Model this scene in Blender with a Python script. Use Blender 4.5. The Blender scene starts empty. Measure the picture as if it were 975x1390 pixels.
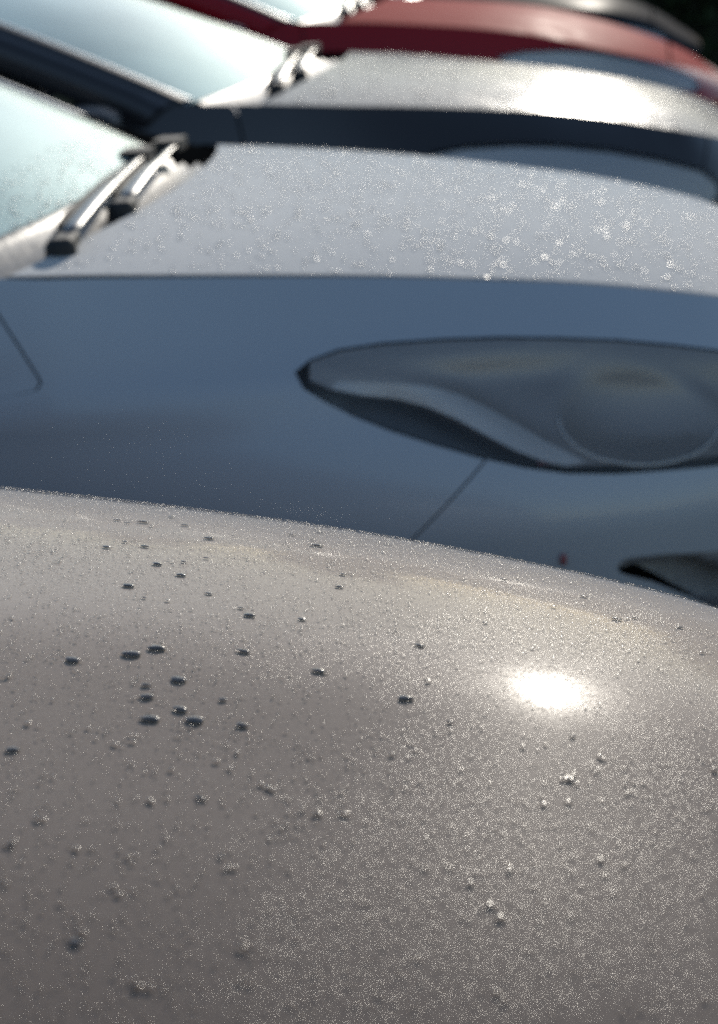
import bpy, bmesh, math, random
import numpy as np
from mathutils import Vector, Matrix
from mathutils.geometry import delaunay_2d_cdt

# ------------------------------------------------------------------ camera, sky, sun, exposure
scene = bpy.context.scene
COL = scene.collection
CAM_Z = 1.42
PITCH, ROLL, THETA = math.radians(17.5), math.radians(4.0), math.radians(9.0)
cam_data = bpy.data.cameras.new('camera')
cam = bpy.data.objects.new('camera', cam_data)
COL.objects.link(cam)
scene.camera = cam
cam_data.sensor_fit = 'HORIZONTAL'
cam_data.sensor_width = 24.0
cam_data.lens = 24.0 * 2630.0 / 975.0
cam_data.clip_start, cam_data.clip_end = 0.02, 3000.0
_fw = Vector((0, math.cos(PITCH), -math.sin(PITCH)))
_up0 = Vector((0, math.sin(PITCH), math.cos(PITCH)))
_rt0 = Vector((1, 0, 0))
_rt = _rt0 * math.cos(ROLL) - _up0 * math.sin(ROLL)
_up = _rt0 * math.sin(ROLL) + _up0 * math.cos(ROLL)
cam.matrix_world = Matrix(((_rt.x, _up.x, -_fw.x, 0), (_rt.y, _up.y, -_fw.y, 0),
                           (_rt.z, _up.z, -_fw.z, CAM_Z), (0, 0, 0, 1)))
cam_data.dof.use_dof = True
cam_data.dof.focus_distance = 1.17
cam_data.dof.aperture_fstop = 8.0

SUN_AZ, SUN_EL = math.radians(12.5), math.radians(18.0)      # azimuth clockwise from +Y
world = bpy.data.worlds.new('World')
scene.world = world
world.use_nodes = True
wn = world.node_tree
sky = wn.nodes.new('ShaderNodeTexSky')
sky.sky_type = 'NISHITA'
sky.sun_disc = False
sky.sun_elevation = SUN_EL
sky.sun_rotation = SUN_AZ
sky.air_density, sky.dust_density, sky.ozone_density = 1.0, 0.25, 1.2
wn.links.new(sky.outputs[0], wn.nodes['Background'].inputs[0])
wn.nodes['Background'].inputs[1].default_value = 0.15
sun_data = bpy.data.lights.new('sun', 'SUN')
sun_data.energy, sun_data.angle, sun_data.color = 4.5, math.radians(0.53), (1.0, 0.93, 0.82)
sun = bpy.data.objects.new('sun', sun_data)
COL.objects.link(sun)
_sd = Vector((math.sin(SUN_AZ) * math.cos(SUN_EL), math.cos(SUN_AZ) * math.cos(SUN_EL), math.sin(SUN_EL)))
sun.rotation_euler = _sd.to_track_quat('Z', 'Y').to_euler()
sun.location = (3, 20, 12)
vs = scene.view_settings
vs.view_transform, vs.look, vs.exposure, vs.gamma, vs.use_curve_mapping = 'Standard', 'None', 0.15, 1.0, False
scene.cycles.max_bounces = 8
scene.cycles.transparent_max_bounces = 12
scene.cycles.caustics_reflective = False
scene.cycles.caustics_refractive = False
scene.cycles.use_denoising = False
scene.cycles.use_adaptive_sampling = False
scene.cycles.sample_clamp_direct = 14.0

random.seed(7)
rng = np.random.default_rng(7)
# ------------------------------------------------------------------ body surface mathematics
def catmull(pts, n=24):
    p = np.array(pts, float)
    p = np.vstack([2 * p[0] - p[1], p, 2 * p[-1] - p[-2]])
    out = []
    for i in range(1, len(p) - 2):
        a, b, c, d = p[i - 1], p[i], p[i + 1], p[i + 2]
        for t in np.linspace(0, 1, n, endpoint=False):
            out.append(0.5 * (2 * b + (c - a) * t + (2 * a - 5 * b + 4 * c - d) * t * t + (3 * b - a - 3 * c + d) * t ** 3))
    out.append(p[-2])
    return np.array(out)


def resample(p, n):
    d = np.r_[0, np.cumsum(np.linalg.norm(np.diff(p, axis=0), axis=1))]
    t = np.linspace(0, d[-1], n)
    return np.stack([np.interp(t, d, p[:, k]) for k in range(p.shape[1])], 1), d[-1]


class Body:
    """Side skin of a car as a map (L, z) -> (s, v, z): L is the arc length along the belt in plan, 0 at the cowl,
    positive to the nose; top skin as a height field over (s, v). Half car, v >= 0."""

    def __init__(self, belt, crease, zc, crown, pexp=2.0, zb=0.58, rear=-2.7, hexp=1.7, fold=None, hoodfn=None):
        N = 1400
        bf, self.Lf = resample(catmull(belt), N)
        kf, _ = resample(catmull(crease), N)
        w0, c0 = belt[0][1], crease[0][1]
        br = catmull([(0, w0), (-0.6, w0 + .01), (-1.4, w0 + .01), (-2.0, w0 - .01), (rear + .35, w0 - .05),
                      (rear + .1, w0 - .18), (rear + .02, w0 - .38), (rear, 0)])
        kr = catmull([(0, c0), (-0.6, c0 + .0), (-1.4, c0 - .01), (-2.0, c0 - .03), (rear + .40, c0 - .08),
                      (rear + .18, c0 - .2), (rear + .10, c0 - .38), (rear + .08, 0)])
        br, self.Lr = resample(br, N)
        kr, _ = resample(kr, N)
        self.B = np.vstack([br[::-1][:-1], bf])
        self.K = np.vstack([kr[::-1][:-1], kf])
        self.Lp = np.r_[-np.linspace(self.Lr, 0, N)[:-1], np.linspace(0, self.Lf, N)]
        zt = np.array(zc, float)
        self.zs, self.zz = catmull(zt).T
        self.kf = kf
        self.crown, self.pexp, self.zb, self.hexp, self.fold, self.hoodfn = crown, pexp, zb, hexp, fold, hoodfn

    def zc(self, s):
        return np.interp(s, self.zs, self.zz)

    def KL(self, L):
        return np.stack([np.interp(L, self.Lp, self.K[:, 0]), np.interp(L, self.Lp, self.K[:, 1])], -1)

    def zcL(self, L):
        return self.zc(self.KL(L)[..., 0])

    def side(self, L, z):
        L = np.asarray(L, float); z = np.asarray(z, float)
        B = np.stack([np.interp(L, self.Lp, self.B[:, 0]), np.interp(L, self.Lp, self.B[:, 1])], -1)
        K = self.KL(L)
        zc = self.zc(K[..., 0])
        h = np.clip((z - self.zb) / np.maximum(zc - self.zb, .02), 0, 1.15)
        g = h ** self.hexp
        tuck = 0.06 * np.clip((self.zb - z) / .4, 0, 1.2) ** 2
        if self.fold:
            for (za, zd, amp, wd) in self.fold:
                g = g - amp * np.exp(-((z - (za + zd * L)) / wd) ** 2) * np.clip((0.9 - L) / .4, 0, 1)
        p = B + (K - B) * g[..., None]
        q = np.stack([p[..., 0], p[..., 1] * (1 - tuck), z], -1)
        q[..., 0] = q[..., 0] - np.where(L > 0, 1, -1) * tuck * np.clip(abs(L) - .5, 0, 1) * .6
        return q

    def side_n(self, L, z, e=.012):
        a = self.side(np.asarray(L) + e, z) - self.side(np.asarray(L) - e, z)
        b = self.side(L, np.asarray(z) + e) - self.side(L, np.asarray(z) - e)
        n = np.cross(b, a)
        n = n / np.linalg.norm(n, axis=-1, keepdims=True)
        return n * np.where(n[..., 1:2] < -1e-9, 1, 1)

    def c(self, s):
        return np.interp(s, self.kf[:, 0], self.kf[:, 1])

    def top(self, s, v):
        s = np.asarray(s, float); v = np.asarray(v, float)
        c = np.maximum(self.c(s), .02)
        q = np.clip(abs(v) / c, 0, 1.2)
        fade = np.tanh(np.maximum(self.kf[-1, 0] - s, 0) / .2)
        z = self.zc(s) + self.crown * fade * (1 - q ** self.pexp)
        if self.hoodfn:
            z = z + self.hoodfn(s, v, q) * fade
        return z

    def top_n(self, s, v, e=.01):
        zs = (self.top(s + e, v) - self.top(s - e, v)) / (2 * e)
        zv = (self.top(s, v + e) - self.top(s, v - e)) / (2 * e)
        n = np.stack([-zs, -zv, np.ones_like(zs)], -1)
        return n / np.linalg.norm(n, axis=-1, keepdims=True)


def gauss(x, m, w):
    return np.exp(-((x - m) / w) ** 2)


BODIES = {
    'near': Body([(0, .80), (.3, .81), (.6, .79), (.85, .72), (1.02, .58), (1.12, .38), (1.16, .18), (1.17, 0)],
                 [(0, .74), (.2, .73), (.4, .70), (.6, .66), (.8, .58), (.95, .46), (1.06, .30), (1.10, .15), (1.11, 0)],
                 [(-2.8, 1.02), (-1.2, 1.02), (-.3, 1.006), (0, .991), (.15, .981), (.3, .968), (.45, .954), (.6, .936), (.7, .924), (.8, .910), (.9, .886), (1.0, .85), (1.11, .79)],
                 .115, 2.6, hoodfn=lambda s, v, q: .0035 * gauss(v, .163, .085)),
    'slate': Body([(0, .775), (.3, .765), (.55, .735), (.75, .69), (.92, .61), (1.06, .46), (1.13, .30), (1.165, .15), (1.17, 0)],
                  [(0, .705), (.15, .673), (.3, .638), (.45, .595), (.6, .55), (.7, .52), (.8, .485), (.9, .445), (1.0, .36), (1.07, .22), (1.09, .10), (1.095, 0)],
                  [(-2.8, .99), (-1.2, .99), (-.3, .975), (0, .962), (.15, .952), (.3, .940), (.45, .925), (.6, .906), (.7, .892), (.8, .873), (.9, .85), (1.0, .815), (1.1, .77)],
                  .022, 2.2, fold=[(.785, .06, .05, .03)]),
    'black': Body([(0, .86), (.3, .85), (.6, .82), (.85, .75), (1.02, .63), (1.15, .45), (1.22, .25), (1.25, .12), (1.255, 0)],
                  [(0, .79), (.15, .765), (.3, .705), (.45, .655), (.6, .615), (.7, .585), (.8, .56), (.9, .54), (1.0, .50), (1.10, .38), (1.16, .2), (1.18, .1), (1.185, 0)],
                  [(-2.8, .99), (-1.2, .98), (-.3, .965), (0, .945), (.15, .931), (.3, .915), (.45, .898), (.6, .879), (.7, .861), (.8, .841), (.9, .817), (1.0, .791), (1.1, .755), (1.19, .715)],
                  .030, 2.4),
    'red': Body([(0, .84), (.3, .84), (.6, .83), (.85, .80), (1.05, .74), (1.25, .60), (1.36, .42), (1.42, .2), (1.43, 0)],
                [(0, .75), (.3, .765), (.6, .765), (.8, .745), (.95, .68), (1.08, .58), (1.2, .44), (1.28, .30), (1.33, .15), (1.345, .07), (1.35, 0)],
                [(-2.8, 1.04), (-1.2, 1.03), (-.3, 1.0), (0, .982), (.15, .969), (.3, .953), (.45, .935), (.6, .911), (.7, .889), (.8, .862), (.9, .832), (1.0, .80), (1.1, .767), (1.2, .73), (1.28, .695), (1.35, .65)],
                .035, 2.4),
    'far': Body([(0, .82), (.3, .82), (.6, .81), (.85, .77), (1.05, .68), (1.2, .52), (1.28, .34), (1.32, .15), (1.33, 0)],
                [(0, .74), (.3, .74), (.6, .72), (.75, .69), (.88, .64), (1.0, .56), (1.1, .46), (1.18, .32), (1.23, .18), (1.25, .08), (1.255, 0)],
                [(-2.8, .98), (-1.2, .97), (-.3, .95), (0, .93), (.3, .90), (.6, .86), (.8, .825), (.95, .785), (1.1, .73), (1.25, .65)],
                .035, 2.4),
}
CAR_AT = {'near': (-.74, .74), 'slate': (-.80, 3.2), 'black': (-.87, 5.6), 'red': (-1.05, 8.15), 'far': (-1.02, 10.65)}
# ------------------------------------------------------------------ helpers
def tag(o, label=None, cat=None, group=None, kind=None):
    for k, x in (('label', label), ('category', cat), ('group', group), ('kind', kind)):
        if x:
            o[k] = x
    return o


def mk(name, verts, faces, mat, parent=None, smooth=True, normals=None):
    me = bpy.data.meshes.new(name)
    me.from_pydata([tuple(map(float, p)) for p in verts], [], [tuple(map(int, q)) for q in faces])
    if mat:
        me.materials.append(mat)
    if smooth:
        me.polygons.foreach_set('use_smooth', [True] * len(me.polygons))
    me.validate()
    me.update()
    if normals is not None:
        me.normals_split_custom_set_from_vertices([tuple(map(float, n)) for n in normals])
    o = bpy.data.objects.new(name, me)
    COL.objects.link(o)
    o.parent = parent
    return o


def empty(name, loc=(0, 0, 0), rz=0.0):
    o = bpy.data.objects.new(name, None)
    o.empty_display_size = .2
    COL.objects.link(o)
    o.location, o.rotation_euler = loc, (0, 0, rz)
    return o


class MB:
    """Collects simple solids for one mesh."""

    def __init__(self):
        self.v, self.f = [], []

    def add(self, v, f):
        n = len(self.v)
        self.v += [tuple(map(float, p)) for p in v]
        self.f += [tuple(i + n for i in q) for q in f]
        return self

    def box(self, c, d, M=None):
        x, y, z = [a / 2 for a in d]
        p = [Vector((sx * x, sy * y, sz * z)) for sz in (-1, 1) for sx, sy in ((-1, -1), (1, -1), (1, 1), (-1, 1))]
        p = [(M @ q if M else q) + Vector(c) for q in p]
        return self.add(p, [(3, 2, 1, 0), (4, 5, 6, 7), (0, 1, 5, 4), (1, 2, 6, 5), (2, 3, 7, 6), (3, 0, 4, 7)])

    def tube(self, path, radii, n=10, flat=1.0, side=None):
        P = [Vector(p) for p in path]
        R = radii if hasattr(radii, '__len__') else [radii] * len(P)
        rings = []
        for i, p in enumerate(P):
            t = (P[min(i + 1, len(P) - 1)] - P[max(i - 1, 0)]).normalized()
            a = (side or Vector((0, 0, 1))).cross(t)
            a = a.normalized() if a.length > 1e-6 else Vector((1, 0, 0))
            b = t.cross(a).normalized()
            rings.append([p + (a * math.cos(k * 2 * math.pi / n) + b * flat * math.sin(k * 2 * math.pi / n)) * R[i] for k in range(n)])
        v = [q for r_ in rings for q in r_]
        f = []
        for i in range(len(P) - 1):
            for k in range(n):
                f.append((i * n + k, i * n + (k + 1) % n, (i + 1) * n + (k + 1) % n, (i + 1) * n + k))
        f.append(tuple(range(n))[::-1])
        f.append(tuple((len(P) - 1) * n + k for k in range(n)))
        return self.add(v, f)

    def lathe(self, prof, c, n=32, axis='y'):
        v, f = [], []
        for (rad, h) in prof:
            for k in range(n):
                a = k * 2 * math.pi / n
                v.append((c[0] + rad * math.cos(a), c[1] + h, c[2] + rad * math.sin(a)) if axis == 'y' else
                         (c[0] + rad * math.cos(a), c[1] + rad * math.sin(a), c[2] + h))
        m = len(prof)
        for i in range(m - 1):
            for k in range(n):
                f.append((i * n + k, i * n + (k + 1) % n, (i + 1) * n + (k + 1) % n, (i + 1) * n + k))
        return self.add(v, f)

    def build(self, name, mat, parent=None, smooth=False):
        o = mk(name, self.v, self.f, mat, parent, smooth)
        return o


def bevel(o, w=.004, seg=2):
    m = o.modifiers.new('bevel', 'BEVEL')
    m.width, m.segments, m.limit_method = w, seg, 'ANGLE'
    return o


def grid_faces(n, m):
    return [(i * m + j, i * m + j + 1, (i + 1) * m + j + 1, (i + 1) * m + j) for i in range(n - 1) for j in range(m - 1)]


# ------------------------------------------------------------------ materials
def new_mat(name):
    m = bpy.data.materials.new(name)
    m.use_nodes = True
    nt = m.node_tree
    b = nt.nodes['Principled BSDF']
    return m, nt, b


def node(nt, kind, **kw):
    n = nt.nodes.new('ShaderNode' + kind)
    for k, x in kw.items():
        setattr(n, k, x)
    return n


def simple(name, col, rough=.5, metal=0.0, spec=.5, noise=0.0, scale=40.0, bump=0.0, coat=0.0):
    m, nt, b = new_mat(name)
    b.inputs['Base Color'].default_value = (*col, 1)
    b.inputs['Roughness'].default_value = rough
    b.inputs['Metallic'].default_value = metal
    b.inputs['Specular IOR Level'].default_value = spec
    b.inputs['Coat Weight'].default_value = coat
    if noise or bump:
        tc = node(nt, 'TexCoord')
        nz = node(nt, 'TexNoise')
        nz.inputs['Scale'].default_value = scale
        nz.inputs['Detail'].default_value = 6
        nt.links.new(tc.outputs['Object'], nz.inputs['Vector'])
        if noise:
            mr = node(nt, 'MapRange')
            mr.inputs[3].default_value, mr.inputs[4].default_value = 1 - noise, 1 + noise
            nt.links.new(nz.outputs[0], mr.inputs[0])
            mx = node(nt, 'MixRGB', blend_type='MULTIPLY')
            mx.inputs[0].default_value = 1
            mx.inputs[1].default_value = (*col, 1)
            nt.links.new(mr.outputs[0], mx.inputs[2])
            nt.links.new(mx.outputs[0], b.inputs['Base Color'])
            mr2 = node(nt, 'MapRange')
            mr2.inputs[3].default_value, mr2.inputs[4].default_value = max(.02, rough * (1 - noise)), min(1, rough * (1 + noise))
            nt.links.new(nz.outputs[0], mr2.inputs[0])
            nt.links.new(mr2.outputs[0], b.inputs['Roughness'])
        if bump:
            bp = node(nt, 'Bump')
            bp.inputs['Strength'].default_value = bump
            bp.inputs['Distance'].default_value = .002
            nt.links.new(nz.outputs[0], bp.inputs['Height'])
            nt.links.new(bp.outputs[0], b.inputs['Normal'])
    return m


def paint(name, col, metal=.3, rough=.4, coat_rough=.08, dew=0.0, dew_scale=420.0, patch=0.5, coat=1.0, dist=.0006, spec=.5, sheen=0.0, tint=(1, .9, .82)):
    """Car paint under a clear coat; dew > 0 adds a film of fine condensation (relief and uneven gloss)."""
    m, nt, b = new_mat(name)
    lk = nt.links.new
    tc = node(nt, 'TexCoord')
    fl = node(nt, 'TexVoronoi')
    fl.inputs['Scale'].default_value = 2600
    lk(tc.outputs['Object'], fl.inputs['Vector'])
    mr = node(nt, 'MapRange')
    mr.inputs[3].default_value, mr.inputs[4].default_value = .86, 1.14
    lk(fl.outputs['Color'], mr.inputs[0])
    mx = node(nt, 'MixRGB', blend_type='MULTIPLY')
    mx.inputs[0].default_value = 1
    mx.inputs[1].default_value = (*col, 1)
    lk(mr.outputs[0], mx.inputs[2])
    lk(mx.outputs[0], b.inputs['Base Color'])
    b.inputs['Metallic'].default_value = metal
    b.inputs['Roughness'].default_value = rough
    b.inputs['Specular IOR Level'].default_value = spec
    b.inputs['Sheen Weight'].default_value = sheen          # dew scatters light at grazing angles
    b.inputs['Sheen Roughness'].default_value = .35
    b.inputs['Sheen Tint'].default_value = (*tint, 1)
    b.inputs['Coat Weight'].default_value = coat
    b.inputs['Coat Roughness'].default_value = coat_rough
    if dew:
        big = node(nt, 'TexNoise')
        big.inputs['Scale'].default_value = 9
        big.inputs['Detail'].default_value = 5
        big.inputs['Roughness'].default_value = .65
        lk(tc.outputs['Object'], big.inputs['Vector'])
        st = node(nt, 'MapRange')
        st.inputs[1].default_value, st.inputs[2].default_value = .35, .65
        st.inputs[3].default_value, st.inputs[4].default_value = dew * (1 - patch), dew
        lk(big.outputs[0], st.inputs[0])
        v1 = node(nt, 'TexVoronoi', feature='F1')     # one small dome of water in each cell, its radius varying
        v1.inputs['Scale'].default_value = dew_scale
        lk(tc.outputs['Object'], v1.inputs['Vector'])
        sep = node(nt, 'SeparateColor')
        lk(v1.outputs['Color'], sep.inputs[0])
        rr = node(nt, 'MapRange')
        rr.inputs[3].default_value, rr.inputs[4].default_value = .22, .62
        lk(sep.outputs[0], rr.inputs[0])
        dv = node(nt, 'Math', operation='DIVIDE')
        lk(v1.outputs['Distance'], dv.inputs[0])
        lk(rr.outputs[0], dv.inputs[1])
        sq = node(nt, 'Math', operation='MULTIPLY')
        lk(dv.outputs[0], sq.inputs[0])
        lk(dv.outputs[0], sq.inputs[1])
        om = node(nt, 'Math', operation='SUBTRACT', use_clamp=True)
        om.inputs[0].default_value = 1
        lk(sq.outputs[0], om.inputs[1])
        ad = node(nt, 'Math', operation='MULTIPLY')
        lk(om.outputs[0], ad.inputs[0])
        lk(rr.outputs[0], ad.inputs[1])
        ad.inputs[1].default_value = .5
        bp = node(nt, 'Bump')
        bp.inputs['Distance'].default_value = dist
        lk(st.outputs[0], bp.inputs['Strength'])
        lk(ad.outputs[0], bp.inputs['Height'])
        lk(bp.outputs[0], b.inputs['Coat Normal'])
        lk(bp.outputs[0], b.inputs['Normal'])
        cr = node(nt, 'MapRange')
        cr.inputs[1].default_value, cr.inputs[2].default_value = .3, .7
        cr.inputs[3].default_value, cr.inputs[4].default_value = coat_rough * .75, coat_rough * 1.3
        lk(big.outputs[0], cr.inputs[0])
        lk(cr.outputs[0], b.inputs['Coat Roughness'])
    return m


def glass_mat(name, tint=(.75, .85, .82), film=0.0, rough=.0, ior=1.52, film_col=(.6, .63, .66), film_scale=14.0, scatter=0.0):
    """Thin glass: tinted see-through, Fresnel mirror on top, and a film of condensation (film = its mean cover)."""
    m, nt, b = new_mat(name)
    nt.nodes.remove(b)
    lk = nt.links.new
    out = nt.nodes['Material Output']
    tr = node(nt, 'BsdfTransparent')
    tr.inputs[0].default_value = (*tint, 1)
    gl = node(nt, 'BsdfGlossy')
    gl.inputs['Roughness'].default_value = rough
    fr = node(nt, 'Fresnel')
    fr.inputs[0].default_value = ior
    mix = node(nt, 'MixShader')
    lk(fr.outputs[0], mix.inputs[0])
    if film:
        df = node(nt, 'BsdfDiffuse')
        df.inputs[0].default_value = (*film_col, 1)
        tl = node(nt, 'BsdfTranslucent')
        tl.inputs[0].default_value = (*film_col, 1)
        half = node(nt, 'MixShader')
        half.inputs[0].default_value = .5
        lk(df.outputs[0], half.inputs[1])
        lk(tl.outputs[0], half.inputs[2])
        if scatter:                                   # beads of condensation throw low light forwards
            sc_ = node(nt, 'BsdfGlossy')
            sc_.inputs[0].default_value = (*film_col, 1)
            sc_.inputs['Roughness'].default_value = .55
            h2 = node(nt, 'MixShader')
            h2.inputs[0].default_value = scatter
            lk(half.outputs[0], h2.inputs[1])
            lk(sc_.outputs[0], h2.inputs[2])
            half = h2
        tc = node(nt, 'TexCoord')
        nz = node(nt, 'TexNoise')
        nz.inputs['Scale'].default_value = film_scale
        nz.inputs['Detail'].default_value = 7
        lk(tc.outputs['Object'], nz.inputs['Vector'])
        mr = node(nt, 'MapRange')
        mr.inputs[1].default_value, mr.inputs[2].default_value = .3, .7
        mr.inputs[3].default_value, mr.inputs[4].default_value = film * .75, film * 1.25
        lk(nz.outputs[0], mr.inputs[0])
        mf = node(nt, 'MixShader')
        lk(mr.outputs[0], mf.inputs[0])
        lk(tr.outputs[0], mf.inputs[1])
        lk(half.outputs[0], mf.inputs[2])
        lk(mf.outputs[0], mix.inputs[1])
        nz2 = node(nt, 'TexNoise')
        nz2.inputs['Scale'].default_value = 300
        nz2.inputs['Detail'].default_value = 4
        lk(tc.outputs['Object'], nz2.inputs['Vector'])
        bp = node(nt, 'Bump')
        bp.inputs['Strength'].default_value = min(1, film)
        bp.inputs['Distance'].default_value = .0004
        lk(nz2.outputs[0], bp.inputs['Height'])
        lk(bp.outputs[0], gl.inputs['Normal'])
    else:
        lk(tr.outputs[0], mix.inputs[1])
    lk(gl.outputs[0], mix.inputs[2])
    lk(mix.outputs[0], out.inputs[0])
    return m


def water_mat():
    m, nt, b = new_mat('water')
    b.inputs['Base Color'].default_value = (.18, .17, .17, 1)
    b.inputs['Transmission Weight'].default_value = .65
    b.inputs['IOR'].default_value = 1.33
    b.inputs['Roughness'].default_value = .07
    return m


def dew_mat(name, col, rough=.12):
    """Small beads of water: clear, letting low sun through towards the viewer, with a glossy skin."""
    m, nt, b = new_mat(name)
    nt.nodes.remove(b)
    lk = nt.links.new
    tr = node(nt, 'BsdfTransparent')
    tl = node(nt, 'BsdfTranslucent')
    tl.inputs[0].default_value = (*col, 1)
    gl = node(nt, 'BsdfGlossy')
    gl.inputs['Roughness'].default_value = rough
    fr = node(nt, 'Fresnel')
    fr.inputs[0].default_value = 1.33
    m1, m2 = node(nt, 'MixShader'), node(nt, 'MixShader')
    m1.inputs[0].default_value = .45
    lk(tr.outputs[0], m1.inputs[1])
    lk(tl.outputs[0], m1.inputs[2])
    lk(fr.outputs[0], m2.inputs[0])
    lk(m1.outputs[0], m2.inputs[1])
    lk(gl.outputs[0], m2.inputs[2])
    lk(m2.outputs[0], nt.nodes['Material Output'].inputs[0])
    return m


M = {
    'near_paint': paint('champagne_grey_paint', (.105, .082, .068), .0, .25, .062, dew=.55, dew_scale=850, coat=.26, spec=.0015, dist=.00035, sheen=.80, tint=(1, .87, .79)),
    'slate_paint': paint('slate_grey_paint', (.35, .385, .43), .2, .5, .16, coat=.5),
    'slate_top': paint('slate_grey_dewy_paint', (.26, .275, .295), .0, .5, .25, dew=.8, dew_scale=260, coat=.0, spec=.0, dist=.0006, sheen=.55, tint=(.97, .97, .98)),
    'black_paint': paint('blue_black_paint', (.018, .018, .021), .0, .35, .06, coat=.6, spec=.2),
    'black_top': paint('blue_black_dewy_paint', (.02, .022, .03), .0, .4, .17, dew=.8, dew_scale=240, coat=.42, spec=.0, dist=.0004, sheen=.32, tint=(1, .98, .97)),
    'red_paint': paint('dark_red_paint', (.25, .006, .012), .0, .4, .06, coat=.2, spec=.1),
    'red_top': paint('dark_red_dewy_paint', (.34, .03, .03), .0, .5, .4, dew=.5, dew_scale=220, coat=.03, spec=.0, dist=.0004, sheen=.1),
    'far_paint': paint('charcoal_paint', (.02, .024, .03), .0, .4, .3, coat=.02, spec=.0, sheen=.08),
    'black_plastic': simple('black_trim_plastic', (.016, .016, .017), .38, noise=.25, scale=90, bump=.15),
    'cowl_plastic': simple('glare_pale_cowl_plastic', (.19, .175, .155), .42, noise=.3, scale=60, bump=.35),  # dark plastic coloured paler to carry the low sun's glare
    'matte_black': simple('gap_shade_black', (.006, .006, .006), .95, spec=0.0, noise=.2, scale=60),  # near-black that stands in for shade in the bonnet corner gap
    'rubber': simple('black_rubber', (.011, .011, .012), .75, noise=.2, scale=60),
    'gasket': simple('black_gasket', (.008, .008, .009), .6),
    'satin_metal': simple('satin_wiper_metal', (.03, .029, .028), .4, coat=.25, noise=.2, scale=80),
    'trim_metal': simple('satin_glass_trim', (.32, .34, .36), .3, metal=.8, noise=.15, scale=50),
    'silver': simple('satin_silver_bezel', (.34, .322, .318), .36, metal=.25, noise=.05, scale=5),
    'silver_bright': simple('bright_reflector', (.62, .62, .63), .45, metal=.15, noise=.05, scale=3),
    'dark_housing': simple('dark_lamp_housing', (.018, .022, .03), .25, noise=.2, scale=30),
    'rim_alloy': simple('alloy_rim', (.42, .43, .44), .35, metal=.9, noise=.15, scale=30),
    'interior': simple('dark_interior', (.02, .02, .022), .8, noise=.3, scale=30),
    'seat_cloth': simple('seat_cloth', (.035, .036, .042), .9, noise=.3, scale=160, bump=.3),
    'windscreen': glass_mat('windscreen_glass', (.62, .74, .70), film=.8, rough=.10, film_col=(.71, .90, .86), film_scale=2, scatter=.12),  # pale cyan film: mist, and also colour standing in for reflected sky
    'side_glass': glass_mat('tinted_side_glass', (.22, .27, .26)),
    'lens': glass_mat('misted_lamp_lens', (.95, .95, .95), film=.045, rough=.06, film_col=(.66, .62, .58), ior=1.42),
    'bulb': simple('bulb_glass', (.7, .72, .75), .1, metal=.6),
    'red_reflector': simple('red_reflector_plastic', (.24, .05, .06), .3, coat=.5),
    'fog_recess': simple('dark_bumper_plastic', (.28, .30, .34), .4, noise=.2, scale=30),
    'near_dew': dew_mat('near_dew_beads', (.55, .5, .46), .14),
    'slate_dew': dew_mat('slate_dew_beads', (.6, .6, .6), .3),
    'black_dew': dew_mat('black_dew_beads', (.5, .5, .5), .45),
    'glass_dew': dew_mat('glass_dew_beads', (.6, .6, .58), .4),
    'water': water_mat(),
}
# ------------------------------------------------------------------ car builder
def inside(poly, P):
    poly = np.asarray(poly); x, y = P[:, 0], P[:, 1]
    r_ = np.zeros(len(P), bool)
    j = len(poly) - 1
    for i in range(len(poly)):
        xi, yi, xj, yj = *poly[i], *poly[j]
        c = ((yi > y) != (yj > y)) & (x < (xj - xi) * (y - yi) / (yj - yi + 1e-15) + xi)
        r_ ^= c
        j = i
    return r_


def dens(poly, step):
    out = []
    n = len(poly)
    for i in range(n):
        a, b = np.array(poly[i], float), np.array(poly[(i + 1) % n], float)
        k = max(1, int(math.ceil(np.linalg.norm(b - a) / step)))
        for t in range(k):
            out.append(a + (b - a) * t / k)
    return np.array(out)


def shrink(poly, d):
    p = np.array(poly, float)
    area = .5 * np.sum(p[:, 0] * np.roll(p[:, 1], -1) - np.roll(p[:, 0], -1) * p[:, 1])
    if area < 0:
        p = p[::-1]
    t = np.roll(p, -1, 0) - np.roll(p, 1, 0)
    t /= np.linalg.norm(t, axis=1, keepdims=True) + 1e-12
    return p + np.stack([-t[:, 1], t[:, 0]], 1) * d


def dist_poly(poly, P):
    poly = np.asarray(poly)
    a, b = poly, np.roll(poly, -1, 0)
    best = np.full(len(P), 1e9)
    for i in range(len(poly)):
        ab = b[i] - a[i]
        t = np.clip(((P - a[i]) @ ab) / (ab @ ab + 1e-15), 0, 1)
        best = np.minimum(best, np.linalg.norm(P - (a[i] + t[:, None] * ab), axis=1))
    return best


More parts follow.
